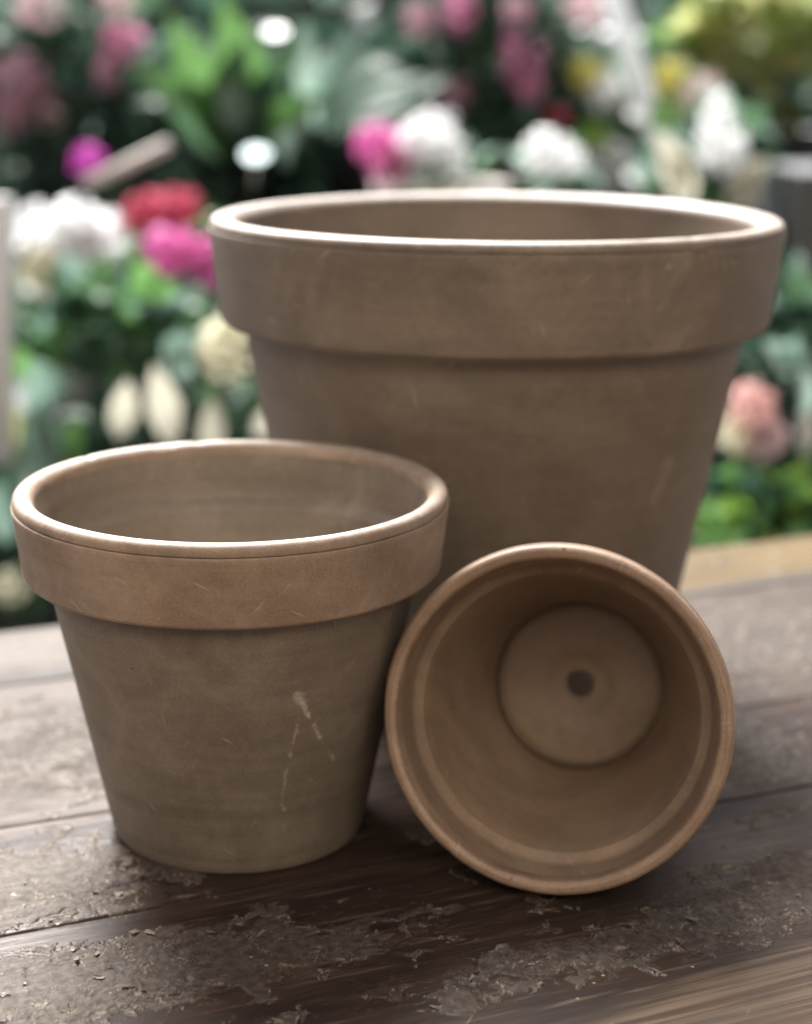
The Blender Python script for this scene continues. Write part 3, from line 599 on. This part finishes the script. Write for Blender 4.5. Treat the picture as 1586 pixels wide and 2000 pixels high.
for (x, y, q, m_, fl_) in ((85, 455, 60, P_white, 1), (88, 530, 55, P_cream, 1), (150, 445, 58, P_white, .9), (200, 465, 55, P_white, 1), (165, 500, 55, P_white, 1)): head(t, x, y, Y2-0.1, q, m_, r, flat=fl_, n=110)
t, r = plant('flowering_plant', 'plant with one red and several hot pink blooms left of the large pot', 'plant', 350, Y2, -0.14, (0.065, 0.11))
fol(t, 350, 500, Y2+0.05, 110, 90, 130, 65, [G_dark, G_mid, G_bright])
for (x, y, q, m_, fl_) in ((300, 420, 60, P_red, .8), (345, 410, 52, P_red, .8), (330, 492, 58, P_hot, .9), (375, 530, 64, P_hot, .9), (405, 500, 40, P_hot, 1), (172, 312, 34, P_mag, 1)): head(t, x, y, Y2-(0.30 if m_ is P_hot else 0.16), q, m_, r, flat=fl_, n=110)
# --- front tier
t, r = plant('leafy_plant', 'mid green bushy plant below the white hydrangea', 'plant', 200, Y1+0.08, T1+0.12, (0.07, 0.12))
fol(t, 210, 640, Y1+0.06, 210, 70, 230, 85, [G_mid, G_bright, G_aqua, G_dark], wr=0.65, upb=0.6, weights=(4, 2, 1.5, 1))
for (bx, by, tx, ty, w_, m_) in ((330, 720, 400, 640, 70, G_aqua), (360, 750, 330, 660, 60, G_grey), (120, 780, 70, 690, 70, G_aqua), (380, 800, 450, 745, 60, G_mid), (60, 740, 10, 660, 60, G_bright)): blade(t, (bx, by), (tx, ty), w_, Y1-0.05, m_, droop=0.3)
t, r = plant('peace_lily', 'peace lily with cream spathes above the left pot', 'plant', 350, Y1, T1, (0.075, 0.12))
fol(t, 330, 900, Y1+0.06, 190, 130, 260, 90, [G_dark, G_dark, G_mid], wr=0.45)
for (bx, by, tx, ty, w_) in ((232, 855, 250, 735, 58), (338, 875, 300, 705, 68), (410, 900, 415, 770, 54), (505, 850, 520, 790, 40)):
    blade(t, (bx, by), (tx, ty), w_, Y1-0.12, G_cream, droop=0.12, name='spathe', normal=(0.2, -1, 0.15))
    m = MB(); m.tube([r, at(bx, by+80, Y1-0.1), at(bx, by, Y1-0.12)], 0.004, 0.003); m.build('stem', K_bark, t)
head(t, 440, 680, Y1-0.1, 58, P_cream, r, flat=1.25, n=120)
t, r = plant('leafy_plant', 'plant with upright blue green leaves at the left edge behind the left pot', 'plant', 60, Y1, T1, (0.07, 0.12))
fol(t, 60, 1000, Y1+0.06, 140, 170, 260, 80, [G_dark, G_dark, G_mid])
for (bx, by, tx, ty, w_, m_) in ((95, 960, 85, 770, 85, G_aqua), (30, 900, -5, 730, 70, G_yel), (140, 930, 150, 800, 50, G_bright), (70, 1000, 40, 840, 50, G_grey), (15, 1060, 0, 930, 60, G_aqua), (110, 920, 60, 690, 55, G_aqua)): blade(t, (bx, by), (tx, ty), w_, Y1-0.1, m_, droop=0.12, normal=(0, -1, 0.2))
head(t, 22, 1150, Y1-0.13, 36, P_cream, r, flat=1.3)
t, r = plant('flowering_plant', 'dark green plant with one blush pink bloom right of the large pot', 'plant', 1500, Y1+0.05, T1, (0.08, 0.12))
fol(t, 1500, 730, Y1+0.07, 120, 210, 300, 80, [G_dark, G_dark, G_mid, G_grey], weights=(3, 3, 1.5, 1))
for (x, y, q, m_, fl_) in ((1470, 800, 52, P_blush, 1.1), (1495, 850, 48, P_pale, 1), (1440, 850, 40, P_cream, 1.1)): head(t, x, y, Y1-0.12, q, m_, r, flat=fl_, n=100)
for (bx, by, tx, ty, w_, m_) in ((1590, 600, 1530, 530, 60, G_mid), (1540, 740, 1490, 660, 60, G_grey), (1530, 720, 1560, 650, 50, G_aqua), (1575, 820, 1560, 700, 40, G_grey), (1570, 890, 1565, 790, 50, K_white)): blade(t, (bx, by), (tx, ty), w_, Y1-0.1, m_, droop=0.2, normal=(0, -.8, .6))
t, r = plant('leafy_plant', 'vivid lime green plant low at the right edge of the table', 'plant', 1490, Y1-0.06, T1, (0.08, 0.12))
fol(t, 1500, 1010, Y1-0.1, 130, 50, 170, 75, [G_lime, G_bright, G_bright, G_dark], wr=0.7, upb=0.7)
fol(t, 1400, 1030, Y1-0.12, 50, 30, 25, 60, [G_bright, G_lime], wr=0.7, upb=0.7)
t, r = plant('leafy_plant', 'dark low plant between the peace lily and the large pot', 'plant', 700, Y1+0.1, T1, (0.08, 0.12))
fol(t, 760, 800, Y1+0.1, 300, 160, 260, 100, [G_dark, G_mid])

# small fittings among the plants
def stick(name, label, cat, a, b, Ya, Yb, r, mat, group=None):
    A = at(*a, Ya); B = at(*b, Yb); t = thing(name, label, cat, tuple(A), group); m = MB(); m.tube([A, (A+B)/2, B], r, r, 10); m.build('shaft', mat, t); return t
stick('garden_stake', 'slanting white stake among the flowers at the top right', 'stake', (1345, 460), (1180, -60), Y3-0.32, Y3-0.32, 0.017, petalm('milky_plastic', (0.80, 0.82, 0.82), 0.01, 0.42))
stick('white_post', 'upright white post at the left edge of the plant bench', 'post', (4, 900), (2, 385), Y1-0.2, Y1-0.2, 0.011, K_white)
stick('wooden_stick', 'slanting beige stick behind the red flower', 'stick', (165, 362), (330, 282), Y2-0.2, Y2-0.2, 0.0075, simple('pale_stick', (0.72, 0.68, 0.62), 0.08, 0.6))
stick('grey_rail', 'horizontal pale grey rail behind the yellow flowers', 'rail', (1120, 85), (1420, 110), Y3+0.14, Y3+0.14, 0.028, simple('pale_rail', (0.60, 0.64, 0.65), 0.1, 0.4))
def glint_disc(label, px, py, Y, rpx, mat, tiltx):  # added disc standing in for a bright out-of-focus glint
    c = at(px, py, Y); r = rpx*pxm(Y); t = thing('bokeh_glint', label, 'stand-in glint', tuple(c), 'stand-in glint discs'); t.rotation_euler = (R_(tiltx), 0, 0)
    m = MB(); n = 20; V = [(r*math.cos(2*math.pi*k/n), y, r*math.sin(2*math.pi*k/n)) for y in (-0.0012, 0.0012) for k in range(n)]
    m.add(V, [tuple(range(n)), tuple(range(2*n-1, n-1, -1))]+[(k, k+n, (k+1) % n+n, (k+1) % n) for k in range(n)]); o = mesh_obj('disc', m.V, m.F, mat, t, False)
    m = MB(); m.tube([(0, 0.0025, -r*0.8), (0, 0.004, -r*3), (0, 0.01, -r*5)], 0.0015, 0.0012); mesh_obj('spike', m.V, m.F, K_bark, t)
    return t
glint_disc('white disc standing in for a glint above the broad green leaves', 538, 62, Y3-0.3, 22, K_white, -60)
glint_disc('pale blue disc standing in for a bokeh highlight behind the large pot rim, left of the pink cyclamen', 500, 302, Y2-0.18, 27, K_blue, -58)
glint_disc('white disc standing in for a bokeh glint on the white stake, upper of two', 1250, 222, Y3-0.36, 26, K_white, -60)
glint_disc('white disc standing in for a bokeh glint on the white stake, just over the large pot rim', 1247, 345, Y3-0.36, 26, K_white, -60)
x0 = at(1500, 480, Y2).x; cz = at(1560, 440, Y2).z
t = thing('plastic_crate', 'dark grey plastic crate behind the large pot at the right edge', 'crate', (at(1570, 480, Y2).x, Y2+0.02, T2))
m = MB(); cx_ = t.location.x; m.box((cx_-0.035, Y2-0.08, T2+0.001), (cx_+0.16, Y2+0.16, at(1500, 330, Y2).z)); m.build('crate_body', K_grey, t, False)

# tiered bench that carries the plants
bench = thing('plant_bench', 'tiered dark display bench carrying the potted plants', 'bench', (0, Y2, TZ))
for (z, ya, yb) in ((T1, Y1-0.18, Y1+0.16), (T2, Y2-0.13, Y2+0.17), (T3, Y3-0.13, Y3+0.25)):
    m = MB(); m.box((-0.95, ya, z-0.03), (0.95, yb, z-0.0005)); m.build('board', K_board, bench, False)
for x in (-0.9, 0.9):
    for (z, y) in ((T1, Y1), (T2, Y2), (T3, Y3)):
        m = MB(); m.box((x-0.03, y-0.03, TZ), (x+0.03, y+0.03, z-0.031)); m.build('leg', K_board, bench, False)
# raised blocks under the basket plants
hedge = MB()
for i in range(2600):
    b = Vector((rnd.uniform(-1.7, 1.7), rnd.uniform(3.15, 3.5), rnd.uniform(-0.7, 0.42))); l = rnd.uniform(0.06, 0.12); d = rdir(0.2)
    hedge.leaf(b, b+d*l, l*0.55, rnd.choices((0, 1, 2), (8, 2, 1))[0], droop=0.2, normal=rdir(0.5))
hd = hedge.build('hedge', [G_dark, G_mid, G_aqua]); tag(hd, 'dark evergreen hedge filling the space behind the plants', 'hedge')
m = MB(); m.box((-1.8, 3.56, TZ), (1.8, 3.60, 0.45)); sc = m.build('shade_screen', K_board, None, False); tag(sc, 'dark screen standing behind the hedge', 'screen')
# ground
s = NT('ground_gravel'); p = s.coord(); n = s.noise(p, 60, 6, 0.7); M_ground = s.end(s.bsdf(s.mix(n, (0.035, 0.035, 0.033), (0.10, 0.098, 0.092)), 0.9, s.bump(n, 0.5, 0.01)))
m = MB(); m.add([(-80, -80, TZ-0.001), (80, -80, TZ-0.001), (80, 80, TZ-0.001), (-80, 80, TZ-0.001)], [(0, 1, 2, 3)]); g = m.build('ground', M_ground, None, False); tag(g, kind='structure')

# added unseen wall behind the camera: dark part blocks sky, cream panel bounces sun
K_blocker = simple('dark_blocker', (0.05, 0.038, 0.03), 0.2, 0.7, scale=6); K_bounce = simple('cream_bounce', (0.80, 0.70, 0.56), 0.06, 0.7, scale=6)
baffle = thing('bounce_baffle', 'unseen dark light baffle with a cream bounce panel, added behind the camera', 'light baffle', (0.6, -1.6, TZ))
FX0, FX1, FZ0, FZ1 = -1.0, 1.9, 1.15, 2.65
m = MB(); m.box((-7.0, -1.7, TZ), (7.0, -1.5, FZ0-0.005)); m.box((-7.0, -1.7, FZ1+0.005), (7.0, -1.5, 6.0)); m.box((-7.0, -1.7, FZ0-0.005), (FX0-0.005, -1.5, FZ1+0.005)); m.box((FX1+0.005, -1.7, FZ0-0.005), (7.0, -1.5, FZ1+0.005)); m.build('wall', K_blocker, baffle, False)  # added dark surround, keeps sky light off the pot fronts
m = MB(); m.box((FX0, -1.72, FZ0), (FX1, -1.46, FZ1)); m.build('bounce_panel', K_bounce, baffle, False)  # added panel, bounces sun back onto the pot fronts
